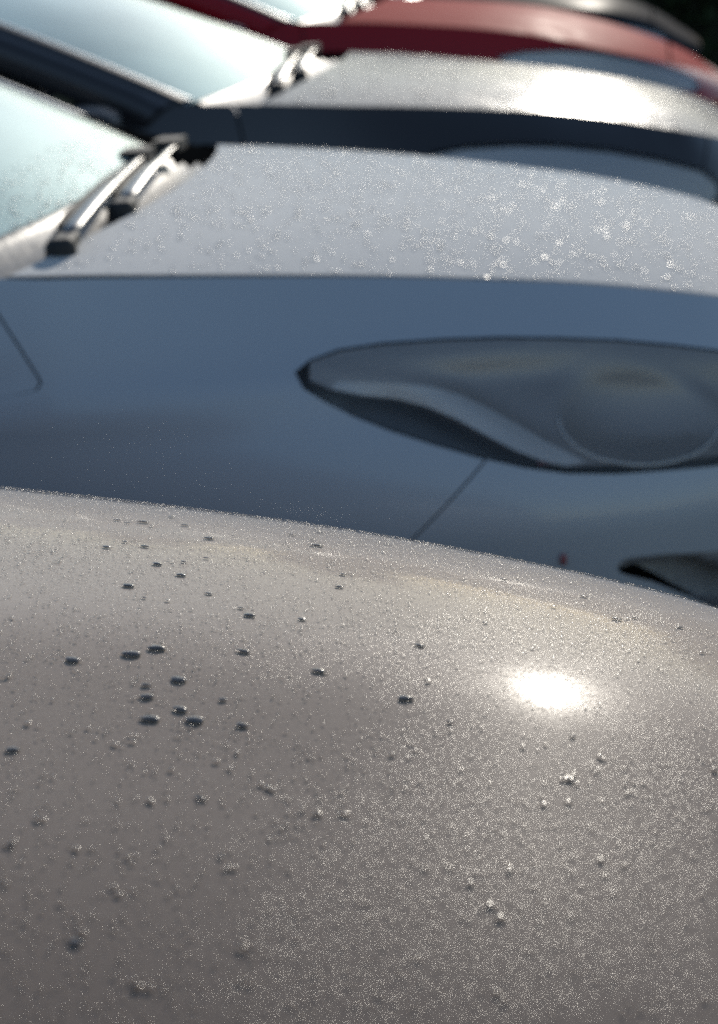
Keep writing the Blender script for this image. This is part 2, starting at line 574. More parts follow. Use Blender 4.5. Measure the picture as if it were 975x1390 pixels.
def tri2d(poly, holes=(), grid=.03, edge=.02):
    loops = [dens(poly, edge)] + [dens(h, edge) for h in holes]
    pts, edges = [], []
    for lp in loops:
        n0 = len(pts)
        pts += [Vector(q) for q in lp]
        edges += [(n0 + i, n0 + (i + 1) % len(lp)) for i in range(len(lp))]
    lo, hi = loops[0].min(0), loops[0].max(0)
    gx, gy = np.meshgrid(np.arange(lo[0], hi[0], grid), np.arange(lo[1], hi[1], grid), indexing='ij')
    G = np.stack([gx.ravel(), gy.ravel()], 1)
    ok = inside(loops[0], G) & (dist_poly(loops[0], G) > grid * .4)
    for h in loops[1:]:
        ok &= ~inside(h, G) & (dist_poly(h, G) > grid * .4)
    pts += [Vector(q) for q in G[ok]]
    vo, eo, fo, *_ = delaunay_2d_cdt(pts, edges, [], 0, 1e-6)
    V2 = np.array([(q.x, q.y) for q in vo])
    T = np.array([t for t in fo if len(t) == 3])
    A_, B_, C_ = V2[T[:, 0]], V2[T[:, 1]], V2[T[:, 2]]
    T = T[abs((B_[:, 0] - A_[:, 0]) * (C_[:, 1] - A_[:, 1]) - (B_[:, 1] - A_[:, 1]) * (C_[:, 0] - A_[:, 0])) > 1e-6]
    cen = V2[T].mean(1)
    ok = inside(loops[0], cen)
    for h in loops[1:]:
        ok &= ~inside(h, cen)
    T = T[ok]
    e = {}
    for t in T:
        for a, b in ((t[0], t[1]), (t[1], t[2]), (t[2], t[0])):
            k = (min(a, b), max(a, b))
            e[k] = None if k in e else (a, b)
    return V2, T, [x for x in e.values() if x]


def skin(body, sg, name, mat, parent, poly, holes=(), depth=0.0, flange=.014, grid=.03, edge=.02, depth_fn=None):
    """A panel of the side skin from an outline in (L, z); depth sets it back under the skin, depth_fn(L, z) shapes it."""
    V2, T, bd = tri2d(poly, holes, grid, edge)

    def pos(A):
        p = body.side(A[:, 0], A[:, 1])
        n = body.side_n(A[:, 0], A[:, 1])
        n = n * np.sign(np.sum(n * np.stack([np.where(p[:, 0] > .9, .6, 0) + np.where(p[:, 0] < -2.3, -.6, 0), np.ones(len(p)), 0 * p[:, 0]], 1), 1))[:, None]
        return p, n
    p, n = pos(V2)
    if depth_fn is not None:
        d = depth_fn(V2[:, 0], V2[:, 1])
    else:
        d = np.full(len(V2), depth)
    q = p - n * d[:, None]
    if depth_fn is not None:
        n = None
    fl = []
    vs_ = list(q)
    base = q
    if flange:
        nn = pos(V2)[1]
        for a, b in bd:
            k = len(vs_)
            vs_ += [base[a], base[b], base[b] - nn[b] * flange, base[a] - nn[a] * flange]
            fl.append((k + 1, k, k + 3, k + 2))
    A = np.array(vs_)
    A[:, 1] *= sg
    F_ = [tuple(t) for t in T] + fl
    # orientation: outward
    t0 = T[len(T) // 2]
    fn = np.cross(A[t0[1]] - A[t0[0]], A[t0[2]] - A[t0[0]])
    out = pos(V2[t0[:1]])[1][0] * np.array([1, sg, 1])
    if fn @ out < 0:
        F_ = [f_[::-1] for f_ in F_]
    nrm = None
    if n is not None:
        n2 = n * np.array([1, sg, 1])
        nrm = list(n2)
        for a, b in (bd if flange else []):
            e = base[b] - base[a]
            m_ = np.cross(e, n[a]); m_ = m_ / (np.linalg.norm(m_) + 1e-9) * np.array([1, sg, 1])
            nrm += [m_] * 4
    return mk(name, A, F_, mat, parent, True, nrm)


def make_bonnet(body, mat, parent, cowl_bow=.07, name='bonnet', sa=0.0, sb=None):
    S0 = body.kf[-1, 0]
    sb = sb or S0
    ns, nv = 150, 121
    i = np.linspace(0, 1, ns)
    q = np.linspace(-1, 1, nv)
    I, Q = np.meshgrid(i, q, indexing='ij')
    s = sa + (sb - sa) * I
    c = body.c(s)
    s2 = s - (cowl_bow * Q ** 2 * (1 - I) ** 3 if name == 'bonnet' else 0)
    v = c * Q * .9988
    s2 = np.minimum(s2, S0 - .001)
    z = body.top(np.maximum(s, 0), v) + .0005 + (body.zc(s2) - body.zc(s))
    P_ = np.stack([s2, v, z], -1)
    n = body.top_n(np.clip(s, 0, S0 - .012), v)
    e = 1 - np.clip((1 - abs(Q)) * c / .006, 0, 1)
    n = n + (e * .9)[..., None] * np.stack([0 * Q, np.sign(Q), -.0 * Q], -1) * .5
    n /= np.linalg.norm(n, axis=-1, keepdims=True)
    verts = list(P_.reshape(-1, 3)); nr = list(n.reshape(-1, 3))
    faces = grid_faces(ns, nv)
    bd = [(a, 0) for a in range(ns)] + [(ns - 1, b) for b in range(1, nv)] + [(a, nv - 1) for a in range(ns - 2, -1, -1)] + [(0, b) for b in range(nv - 2, 0, -1)]
    k0 = len(verts)
    for (a, b) in bd:
        p = P_[a, b]
        o = np.array([-.2 if a == 0 else 0, np.sign(Q[a, b]) if abs(Q[a, b]) > .98 else 0, .25])
        verts.append(p); nr.append(o / np.linalg.norm(o))
        verts.append(p - np.array([0, np.sign(Q[a, b]) * .004 if abs(Q[a, b]) > .98 else 0, .022])); nr.append(o / np.linalg.norm(o))
    m = len(bd)
    for j in range(m):
        a, b = k0 + 2 * j, k0 + 2 * ((j + 1) % m)
        faces.append((a, a + 1, b + 1, b))
    t = faces[0]
    fn = np.cross(verts[t[1]] - verts[t[0]], verts[t[2]] - verts[t[0]])
    if fn[2] < 0:
        faces = [f_[::-1] for f_ in faces]
    return mk(name, verts, faces, mat, parent, True, nr)


def quad_patch(P00, P10, P01, P11, n=12, m=10, bulge=None):
    a, b = np.meshgrid(np.linspace(0, 1, n), np.linspace(0, 1, m), indexing='ij')
    P_ = ((1 - a) * (1 - b))[..., None] * np.array(P00) + (a * (1 - b))[..., None] * np.array(P10) + ((1 - a) * b)[..., None] * np.array(P01) + (a * b)[..., None] * np.array(P11)
    if bulge is not None:
        P_ = P_ + (np.sin(np.pi * a) * np.sin(np.pi * b))[..., None] * np.array(bulge)
    return P_.reshape(-1, 3), grid_faces(n, m)


def thick(o, t):
    m = o.modifiers.new('thickness', 'SOLIDIFY')
    m.thickness, m.offset = t, -1
    return o


def build_car(key, root_name, label, paint_m, top_m, lamp, cfg):
    body = BODIES[key]
    u0, v0 = CAR_AT[key]
    o = u0 * np.array([math.cos(THETA), -math.sin(THETA)]) + v0 * np.array([math.sin(THETA), math.cos(THETA)])
    root = empty(root_name, (o[0], o[1], 0), -THETA)
    tag(root, label, 'car', 'cars parked side by side in a row')
    Lf, Lr = body.Lf, body.Lr
    ax_f, ax_r, R = cfg.get('axle', .34), -2.02, .315
    be, ba = cfg.get('bonnet_end'), cfg.get('bonnet_start', 0.0)
    if be:
        make_bonnet(body, top_m, root, sb=be - .004)
        make_bonnet(body, top_m, root, name='nose_panel', sa=be + .004)
    else:
        make_bonnet(body, top_m, root, cowl_bow=.07 + ba * .5, sa=ba)
    top_edge = lambda a, b, n=70: [(L, body.zcL(L) - .0003) for L in np.linspace(a, b, n)]
    arch = lambda sx, up, n=18: [(sx - R * 1.06 * math.cos(t), .29 + R * 1.03 * math.sin(t)) for t in (np.linspace(0, math.pi, n) if up else np.linspace(math.pi, 0, n))]
    tip_top, bottom = lamp['top'], lamp['bot']                    # tip -> front, and tip -> front
    end = lamp['end']                                            # front end points, top to bottom
    outline = tip_top + end + bottom[::-1]
    split = lamp['split']                                        # index in bottom where fender meets bumper
    zbot = .19
    cut = tip_top[-1][0] + cfg.get('cut', .0)
    g = cfg.get('gap', .0018)
    ld = cfg.get('door_line', [(-.10, 1), (-.085, .945), (-.067, .916), (-.041, .877), (-.016, .838), (-.011, .828), (-.018, .819), (-.05, .813), (-.20, .80), (-.235, .79), (-.245, .76), (-.245, .60), (-.245, .45), (-.245, .30), (-.245, zbot)])
    ld = [(L, min(z, float(body.zcL(L)) - .002)) for L, z in ld]
    sp_x, sp_z = bottom[split]
    arch_hit = cfg.get('arch_hit', (ax_f + .13, .585))
    arch_pts = [p for p in arch(ax_f, True, 40)]
    a_rear = [p for p in arch_pts if p[0] < arch_hit[0] - .004]
    a_front = [p for p in arch_pts if p[0] > arch_hit[0] + .004]
    for sg in (-1, 1):
        # fender: over the headlight to its front end, round the arch, back to the door line
        fender = top_edge(ld[0][0] + .002, cut - g) + [(tip_top[-1][0] - g, tip_top[-1][1])] + tip_top[:-1][::-1] + bottom[:split] + \
            [(sp_x - g, sp_z), (arch_hit[0] - g, arch_hit[1])] + a_rear[::-1] + [(ax_f - R * 1.06, zbot)] + [(L + g, z) for L, z in ld[::-1]][:-1]
        skin(body, sg, 'fender', paint_m, root, fender, grid=.03, edge=.015)
        bumper = [(cut + g, body.zcL(cut) - .002)] + top_edge(cut + .02, Lf - .001, 40)[0:] + [(Lf - .001, zbot)] + [(ax_f + R * 1.06, zbot)] + \
            a_front[::-1] + [(arch_hit[0] + g, arch_hit[1]), (sp_x + g, sp_z)] + bottom[split + 1:] + end[::-1] + [(tip_top[-1][0] + g, tip_top[-1][1])]
        fog = lamp.get('fog')
        gr = [(Lf - .42, .36), (Lf - .40, .52), (Lf - .30, .545), (Lf - .012, .55), (Lf - .012, .27), (Lf - .33, .27), (Lf - .40, .30)]
        skin(body, sg, 'front_bumper', paint_m, root, bumper, holes=[fog, gr] if fog else [gr], grid=.03, edge=.015)
        skin(body, sg, 'grille', M['black_plastic'], root, gr, depth=.03, flange=0)
        for zz in np.arange(.30, .54, .035):
            Ls = np.linspace(Lf - .37, Lf - .015, 12)
            p = body.side(Ls, np.full(12, zz)); n = body.side_n(Ls, np.full(12, zz))
            p = p - n * .016 * np.sign(n[:, :1] + 1e-6); p[:, 1] *= sg
            MB().tube(p, .006, 6).build('grille_slat', M['black_plastic'], root, True)
        if fog:
            rec = skin(body, sg, 'fog_lamp_recess', M['fog_recess'], root, shrink(fog, -.004), flange=0, grid=.015, edge=.01,
                       depth_fn=lamp['fog_depth'])
        # headlight: lens in front, silver bezel and dark housing behind
        lens = skin(body, sg, 'headlight', M['lens'], root, shrink(outline, .0018), depth=-.002, flange=.01, grid=.02, edge=.012)
        skin(body, sg, 'housing', M['dark_housing'], lens, shrink(outline, -.003), depth=.085, flange=-.08, grid=.04, edge=.012)
        skin(body, sg, 'bezel', M[lamp.get('silver', 'silver')], lens, lamp['bezel'](shrink(outline, .006)), flange=.03, grid=.010, edge=.008, depth_fn=lamp['depth'])
        if 'band' in lamp:
            skin(body, sg, 'trim_band', M['silver_bright'], lens, lamp['band'], flange=.004, grid=.010, edge=.008, depth_fn=lambda L, z: np.maximum(lamp['depth'](L, z) - .002, .001))
            ring = []
            for t in np.linspace(math.radians(165), math.radians(335), 26):
                L, z = .842 + .128 * math.cos(t), .728 + .064 * math.sin(t)
                q = body.side(L, z); n_ = body.side_n(L, z)
                q = q - n_ * np.sign(n_[1]) * (float(lamp['depth'](np.array([L]), np.array([z]))[0]) - .001)
                ring.append((q[0], sg * q[1], q[2]))
            MB().tube(ring, .0028, 8).build('reflector_ring', M['silver_bright'], lens, True)
        bl = lamp['bulb']
        p = body.side(bl[0], bl[1]); n = body.side_n(bl[0], bl[1])
        c_ = p - n * np.sign(n[1]) * .055
        mb = MB().lathe([(.0, .012), (.008, .010), (.014, .0), (.014, -.03)], (c_[0], 0, c_[2]), 14)
        bo = mb.build('bulb', M['bulb'], lens, True)
        bo.location = (0, sg * c_[1], 0)
        # doors, quarter panel, tail
        def pan(name, La, Lb, arch_c=None, front=None):
            f_ = front or [(La, body.zcL(La) - .002), (La, zbot)]
            pl = [(L - g, z) for L, z in f_] + ([(arch_c + R * 1.06, zbot)] + arch(arch_c, True, 24)[::-1] + [(arch_c - R * 1.06, zbot)] if arch_c else []) + \
                [(Lb + g, zbot)] + [(L, body.zcL(L) - .002) for L in np.linspace(Lb + g, f_[0][0] - .01, 24)]
            return skin(body, sg, name, paint_m, root, pl, grid=.06, edge=.03)
        d = pan('door', 0, -1.02, None, ld)
        h = MB()
        hp = [body.side(L, .83) + np.array([0, dv, 0]) for L, dv in ((-.74, -.004), (-.76, .022), (-.86, .026), (-.92, .022), (-.94, -.004))]
        h.tube([(p[0], p[1] * sg, p[2]) for p in hp], .011, 8)
        h.build('handle', paint_m, d, True)
        pan('quarter_panel', -1.024, -2.44 if Lr > 2.6 else -2.3, ax_r)
        skin(body, sg, 'tail_panel', paint_m, root, [(-2.45, body.zcL(-2.45) - .002), (-2.45, .25), (-Lr + .001, .25), (-Lr + .001, body.zcL(-Lr) - .002)] + top_edge(-Lr + .05, -2.47, 14), grid=.06, edge=.04)
    # underbody
    ub = MB().box((-.75, 0, .36), (3.2, 1.0, .34)).box((.62, 0, .42), (.45, .72, .42))
    ub.build('underbody', M['rubber'], root)
    # greenhouse
    zcow = float(body.zc(-.1)) + .008
    zr, st, sr = cfg.get('roof', 1.46), cfg.get('screen_top', -1.12), -2.15
    wb, wt = body.K[np.argmin(abs(body.Lp))][1] - .035, .56
    NA, NB = 41, 25
    a, b = np.meshgrid(np.linspace(-1, 1, NA), np.linspace(0, 1, NB), indexing='ij')
    base_s = cfg.get('screen_base', -.085)

    def screen(a, b):
        s = (base_s - .11 * abs(a) ** 2.4) * (1 - b) + (st - .06 * a ** 2) * b
        v = a * (wb * (1 - b) + wt * b)
        z = (zcow + .022 * (1 - a * a)) * (1 - b) + (zr - .03 - .03 * a * a) * b + .035 * np.sin(np.pi * b) * (1 - .3 * a * a)
        return np.stack([s, v, z], -1)
    P_ = screen(a, b)
    w = mk('windscreen', P_.reshape(-1, 3), [f_[::-1] for f_ in grid_faces(NA, NB)], M['windscreen'], root)
    bb = np.linspace(0, 1, 16)
    for sg in (-1, 1):
        e0 = screen(np.full(16, sg * 1.0), bb)
        off = lambda dv, ds, dz: e0 + np.array([ds, sg * dv, dz])
        # glass trim strip, then black moulding, then the painted pillar
        pr = np.stack([off(-.012, 0, .001), off(-.010, 0, .008), off(.006, -.004, .009), off(.009, -.006, -.004)], 1)
        mk('screen_trim', pr.reshape(-1, 3), grid_faces(16, 4), M['trim_metal'], w)
        pr = np.stack([off(.008, -.004, .004), off(.014, -.008, .012), off(.034, -.03, .008), off(.04, -.035, -.012)], 1)
        mk('screen_moulding', pr.reshape(-1, 3), grid_faces(16, 4), M['black_plastic'], root)
        k = (1 - bb)[:, None]
        pr = np.stack([off(.038, -.035, .0), off(.044, -.04, .006), off(.062, -.075, -.008), off(.066, -.11, -.045), off(.05, -.12, -.06)], 1)
        mk('pillar', pr.reshape(-1, 3), grid_faces(16, 5), M[cfg['pillar']] if 'pillar' in cfg else paint_m, root)
        # black wedge standing in for the gap's shade between bonnet corner and pillar foot
        wf, zf = body.c(0), float(body.zc(0))
        ec = MB()
        prof = [(ba - .062, wf - .012, zf - .010), (-.13, wf - .055, zcow + .012), (-.22, wb + .02, zcow + .030), (-.36, wb + .055, zcow + .075)]
        vv_ = []
        for (a_, b_, c_) in prof:
            vv_ += [(a_, sg * (b_ - .24), c_ - .012), (a_ + .012, sg * (b_ - .07), c_ + .006), (a_ - .01, sg * b_, c_), (a_ - .01, sg * b_, c_ - .10), (a_, sg * (b_ - .24), c_ - .10)]
        ec.add(vv_, [(i * 5 + k, i * 5 + (k + 1) % 5, (i + 1) * 5 + (k + 1) % 5, (i + 1) * 5 + k) for i in range(3) for k in range(5)] + [(0, 1, 2, 3, 4), (19, 18, 17, 16, 15)])
        if cfg.get('shade_wedge') and sg == 1:
            ec.build('gap_shade_wedge', M['matte_black'], root, False)
        # side glass between belt and roof rail
        bl = lambda s_: (s_, sg * (body.KL(s_)[1] - .02), float(body.zc(s_)) - .004)
        rt_ = lambda s_, dz=-.05: (s_, sg * (wt + .045), zr + dz - .03)
        e1 = e0 + np.array([-.115, sg * .055, -.05])
        top = np.array([e1[i] for i in range(16)])
        bot = np.array([bl(x) for x in np.linspace(top[0][0] - .02, -1.10, 16)])
        q = np.vstack([bot, top])
        mk('side_window', q, [(i, i + 1, 17 + i, 16 + i) for i in range(15)], M['side_glass'], root)
        v_, f_ = quad_patch(bl(-1.16), bl(-1.95), rt_(st - .13), rt_(-1.85), bulge=(0, sg * .015, 0))
        mk('side_window', v_, f_, M['side_glass'], root)
        v_, f_ = quad_patch(bl(-1.09), bl(-1.17), rt_(st - .06), rt_(st - .14), n=3, bulge=(0, sg * .017, 0))
        mk('centre_pillar', v_ + np.array([0, sg * .004, 0]), f_, M['black_plastic'], root)
        v_, f_ = quad_patch(bl(-1.94), bl(-2.5), rt_(-1.84), rt_(sr), bulge=(0, sg * .015, 0))
        mk('rear_pillar', v_ + np.array([0, sg * .004, 0]), f_, paint_m, root)
        # mirror on the door
        mz = zcow - .035
        mp = body.side(-.45, .93)
        mc = Vector((-.47, sg * (mp[1] + .10), mz))
        mv = MB()
        rings = []
        for tx, rad in ((-.06, .85), (-.055, .95), (-.02, 1.0), (.03, .9), (.06, .65), (.075, .3)):
            rings.append([(mc.x + tx, mc.y + math.cos(t) * abs(math.cos(t)) ** -.4 * .085 * rad, mc.z + math.sin(t) * abs(math.sin(t) + 1e-9) ** -.4 * .055 * rad) for t in np.linspace(.01, 2 * math.pi + .01, 20, endpoint=False)])
        mv.add([p for r_ in rings for p in r_], [(i * 20 + k, i * 20 + (k + 1) % 20, (i + 1) * 20 + (k + 1) % 20, (i + 1) * 20 + k) for i in range(5) for k in range(20)] + [tuple(range(19, -1, -1)), tuple(range(100, 120))])
        mo = mv.build('mirror', M['black_plastic'], root, True)
        MB().box((mc.x, sg * (mp[1] + .015), mc.z - .03), (.05, .10, .025)).build('mirror_foot', M['black_plastic'], mo)
    # roof and rear window
    nr_, nc = 14, 17
    a, b = np.meshgrid(np.linspace(0, 1, nr_), np.linspace(-1, 1, nc), indexing='ij')
    Rf = np.stack([st - .0 - .06 * b * b * (1 - a) + (sr - st) * a, b * (wt + .03), zr - .03 - .035 * b * b + .035 * np.sin(np.pi * (a * .8 + .1)) + .0], -1)
    thick(mk('roof', Rf.reshape(-1, 3), grid_faces(nr_, nc), paint_m, root), .02)
    P_ = quad_patch((sr, -(wt + .03), zr - .06), (sr, wt + .03, zr - .06), (-2.5, -.58, body.zc(-2.5)), (-2.5, .58, body.zc(-2.5)), bulge=(-.05, 0, .03))
    mk('rear_window', P_[0], P_[1], M['side_glass'], root)
    sh = quad_patch((-2.48, -.62, body.zc(-2.5) - .004), (-2.48, .62, body.zc(-2.5) - .004), (-2.63, -.3, body.zc(-2.6) - .004), (-2.63, .3, body.zc(-2.6) - .004))
    mk('tail_shelf', sh[0], sh[1], paint_m, root)
    # cabin
    MB().box((-.62, 0, .80), (.70, 1.10, .18)).build('dashboard', M['interior'], root)
    for sy in (-.33, .33):
        se = MB().box((-1.25, sy, .52), (.5, .48, .16)).box((-1.52, sy, .86), (.14, .46, .62), Matrix.Rotation(-.2, 3, 'Y')).box((-1.62, sy, 1.25), (.09, .24, .16))
        bevel(se.build('seat', M['seat_cloth'], root), .03, 3)
    # cowl panel with slots and wipers
    NB_ = 33
    vv = np.linspace(-.97, .97, NB_)
    rows = []
    for t in np.linspace(0, 1, 9):
        e = screen(vv, np.full(NB_, .0))
        hs = ba - .012 - (.07 + ba * .5) * vv ** 2
        s = hs * (1 - t) + (e[:, 0] + .004) * t
        v = vv * (body.c(0) * .97 * (1 - t) + wb * t)
        z = (body.top(np.zeros(NB_), v) - .020) * (1 - t) + (e[:, 2] - .004) * t - .012 * math.sin(math.pi * t) + .004 * math.cos(t * 25)
        rows.append(np.stack([s, v, z], -1))
    mk('cowl_panel', np.array(rows).reshape(-1, 3), [f_[::-1] for f_ in grid_faces(9, NB_)], M['cowl_plastic'], root)
    for (p0, p1, tip) in cfg['wipers']:
        p0, p1, tip = Vector(p0), Vector(p1), Vector(tip)
        m = MB()
        dr = (p1 - p0).normalized()
        path = [p0 + dr * .02 + Vector((0, 0, .016)), p0.lerp(p1, .12) + Vector((0, 0, .022)), p0.lerp(p1, .30) + Vector((0, 0, .026)), p0.lerp(p1, .48) + Vector((0, 0, .026)),
                p0.lerp(p1, .52) + Vector((0, 0, .024)), p0.lerp(p1, .78) + Vector((0, 0, .021)), p1 + Vector((0, 0, .016))]
        m.tube(path, [.011, .0145, .0135, .011, .008, .0065, .0055], 8, flat=.40)
        wp = m.build('wiper', M['satin_metal'], root, True)
        cp = MB().lathe([(.0, .026), (.015, .026), (.021, .019), (.024, .0), (.024, -.03)], tuple(p0), 18, axis='z')
        cp.box(tuple(p0 + dr * .035 + Vector((0, 0, .012))), (.032, .07, .022), Matrix.Rotation(math.atan2(dr.y, dr.x) - math.pi / 2, 3, 'Z'))
        bevel(cp.build('pivot_cap', M['rubber'], wp, False), .004)
        bm_ = MB()
        n_ = 12
        bs = p1.lerp(p0, .80) + Vector((-.034, 0, .002))
        pts = [bs.lerp(tip, i / n_) + Vector((-.004, 0, .008 + .008 * math.sin(math.pi * i / n_))) for i in range(n_ + 1)]
        bm_.tube(pts, [.004] + [.0085] * (n_ - 1) + [.004], 6, flat=1.2)
        bm_.tube([p + Vector((-.005, 0, -.014)) for p in pts], .005, 5)
        bm_.build('blade', M['rubber'], wp, False)
        MB().box(tuple(p1.lerp(p0, .10) + Vector((-.014, 0, .018))), (.05, .07, .020)).build('blade_clip', M['rubber'], wp)
    # wheels
    for sx in (ax_f, ax_r):
        for sg in (-1, 1):
            yv = sg * (body.B[np.argmin(abs(body.Lp - sx))][1] - .115)
            t = MB().lathe([(.20, -.085), (.225, -.095), (.275, -.098), (.292, -.085), (.297, -.06), (.298, 0), (.297, .06), (.292, .085), (.275, .098), (.225, .095), (.20, .085)], (sx, yv, .298), 40)
            wh = t.build('wheel', M['rubber'], root, True)
            rm = MB().lathe([(.205, sg * -.08), (.205, sg * .075), (.195, sg * .088), (.185, sg * .07), (.18, sg * -.02)], (sx, yv, .298), 40)
            for k in range(5):
                an = k * 2 * math.pi / 5 + .3
                for da in (-.12, .12):
                    rm.tube([(sx + .03 * math.cos(an), yv + sg * .055, .298 + .03 * math.sin(an)), (sx + .19 * math.cos(an + da), yv + sg * .072, .298 + .19 * math.sin(an + da))], [.02, .013], 6)
            rm.lathe([(.0, sg * .07), (.03, sg * .068), (.045, sg * .055), (.05, sg * .02)], (sx, yv, .298), 20)
            rm.build('rim', M['rim_alloy'], wh, True)
    return root, body


def flat_depth(d0=.012):
    return lambda L, z: np.full(np.shape(L), d0) 
# ------------------------------------------------------------------ ground, hedge, trees
def ground_mat():
    m, nt, b = new_mat('wet_asphalt')
    lk = nt.links.new
    tc = node(nt, 'TexCoord')
    a = node(nt, 'TexNoise'); a.inputs['Scale'].default_value = 180; a.inputs['Detail'].default_value = 4
    c = node(nt, 'TexNoise'); c.inputs['Scale'].default_value = .7; c.inputs['Detail'].default_value = 6
    for q in (a, c):
        lk(tc.outputs['Object'], q.inputs['Vector'])
    r_ = node(nt, 'ValToRGB')
    r_.color_ramp.elements[0].position, r_.color_ramp.elements[0].color = .3, (.028, .029, .031, 1)
    r_.color_ramp.elements[1].position, r_.color_ramp.elements[1].color = .75, (.075, .075, .074, 1)
    lk(a.outputs[0], r_.inputs[0])
    mx = node(nt, 'MixRGB', blend_type='MULTIPLY'); mx.inputs[0].default_value = .5
    lk(r_.outputs[0], mx.inputs[1]); lk(c.outputs['Color'], mx.inputs[2])
    lk(mx.outputs[0], b.inputs['Base Color'])
    mr = node(nt, 'MapRange'); mr.inputs[3].default_value, mr.inputs[4].default_value = .45, .95
    lk(c.outputs[0], mr.inputs[0]); lk(mr.outputs[0], b.inputs['Roughness'])
    bp = node(nt, 'Bump'); bp.inputs['Strength'].default_value = .5; bp.inputs['Distance'].default_value = .004
    lk(a.outputs[0], bp.inputs['Height']); lk(bp.outputs[0], b.inputs['Normal'])
    return m


def leaf_mat(name, col):
    m, nt, b = new_mat(name)
    oi = node(nt, 'TexNoise')
    oi.inputs['Scale'].default_value = 3
    tc = node(nt, 'TexCoord')
    nt.links.new(tc.outputs['Object'], oi.inputs['Vector'])
    r_ = node(nt, 'ValToRGB')
    r_.color_ramp.elements[0].position, r_.color_ramp.elements[0].color = .3, (col[0] * .55, col[1] * .6, col[2] * .5, 1)
    r_.color_ramp.elements[1].position, r_.color_ramp.elements[1].color = .7, (*col, 1)
    nt.links.new(oi.outputs[0], r_.inputs[0])
    nt.links.new(r_.outputs[0], b.inputs['Base Color'])
    b.inputs['Roughness'].default_value = .7
    b.inputs['Specular IOR Level'].default_value = .15
    return m


gp = 400
gnd = mk('ground', [(-gp, -gp, 0), (gp, -gp, 0), (gp, gp, 0), (-gp, gp, 0)], [(0, 1, 2, 3)], ground_mat(), None, False)
tag(gnd, 'dark damp asphalt of the car park', kind='structure')
FV = np.array([math.cos(THETA), -math.sin(THETA)])
RV = np.array([math.sin(THETA), math.cos(THETA)])
white_line = simple('worn_white_line_paint', (.62, .62, .60), .7, noise=.25, scale=25, bump=.3)
for k in range(6):
    vl = -.50 + 2.45 * k
    c = [FV * uu + RV * (vl + dv) for uu, dv in ((-4.2, -.05), (.55, -.05), (.55, .05), (-4.2, .05))]
    ln = mk('parking_bay_line', [(p[0], p[1], .004) for p in c], [(0, 1, 2, 3)], white_line, None, False)
    tag(ln, None, None, None, 'structure')


def leaves(n, place, size, seed):
    """n small bent leaf quads; place(rng, n) gives centres."""
    g = np.random.default_rng(seed)
    P_ = place(g, n)
    a = g.normal(size=(n, 3)); a /= np.linalg.norm(a, axis=1, keepdims=True)
    b = np.cross(a, g.normal(size=(n, 3))); b /= np.linalg.norm(b, axis=1, keepdims=True)
    c = np.cross(a, b)
    sz = size * g.uniform(.6, 1.3, (n, 1))
    v = np.stack([P_ - a * sz, P_ + b * sz * .5 + c * sz * .12, P_ + a * sz, P_ - b * sz * .5 + c * sz * .12], 1).reshape(-1, 3)
    f_ = np.arange(n * 4).reshape(n, 4)
    return v, f_


hl_m = leaf_mat('hedge_leaf', (.022, .036, .014))
tl_m = leaf_mat('tree_leaf', (.06, .09, .03))
bark = simple('bark', (.07, .055, .042), .9, noise=.4, scale=14, bump=.8)
# hedge beyond the last car
hc = FV * 1.0 + RV * 13.6
hedge = empty('hedge', (hc[0], hc[1], 0), -THETA)
tag(hedge, 'dark clipped green hedge behind the farthest car', 'hedge')
v_, f_ = leaves(42000, lambda g, n: np.stack([g.uniform(-5.5, 5.5, n), g.normal(0, .30, n).clip(-.42, .42), 1.30 * g.random(n) ** .8 + .02 + .05 * g.normal(size=n)], 1), .055, 3)
mk('foliage', v_, f_, hl_m, hedge, False)
core_ = MB()  # solid dark boxes added inside the foliage to block bright gaps
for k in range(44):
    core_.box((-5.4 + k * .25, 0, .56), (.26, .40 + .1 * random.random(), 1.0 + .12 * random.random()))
core_.build('light_block_core', simple('dark_core_fill', (.012, .014, .008), .95, noise=.4, scale=20, bump=.8), hedge)
for k in range(22):
    x = -5.3 + k * .5 + random.uniform(-.1, .1)
    MB().tube([(x, 0, 0), (x + random.uniform(-.1, .1), random.uniform(-.1, .1), .6), (x + random.uniform(-.2, .2), random.uniform(-.2, .2), 1.15)], [.025, .016, .006], 6).build('stem', bark, hedge, True)


def tree(x, y, h, rad, seed, label):
    rr = random.Random(seed)
    t = empty('tree', (x, y, 0))
    tag(t, label, 'tree', 'trees beyond the hedge')
    m = MB()
    m.tube([(0, 0, 0), (.05, .02, h * .25), (-.04, .05, h * .5), (.06, 0, h * .78)], [.16, .13, .09, .03], 8)
    tips = []
    for k in range(11):
        a = k * 2.4 + rr.uniform(-.3, .3)
        z0 = h * rr.uniform(.28, .6)
        e = Vector((math.cos(a) * rad * rr.uniform(.5, .95), math.sin(a) * rad * rr.uniform(.5, .95), z0 + h * rr.uniform(.1, .32)))
        m.tube([(0, 0, z0), tuple(Vector((0, 0, z0)).lerp(e, .5) + Vector((0, 0, .15))), tuple(e)], [.05, .035, .012], 6)
        tips += [e, Vector((0, 0, z0)).lerp(e, .6)]
    tips.append(Vector((0, 0, h * .9)))
    m.build('trunk', bark, t, True)
    T_ = np.array([tuple(p) for p in tips])

    def place(g, n):
        i = g.integers(0, len(T_), n)
        return T_[i] + g.normal(0, 1, (n, 3)) * np.array([rad * .22, rad * .22, h * .075])
    v, f2 = leaves(5200, place, .13, seed)
    mk('crown', v, f2, tl_m, t, False)


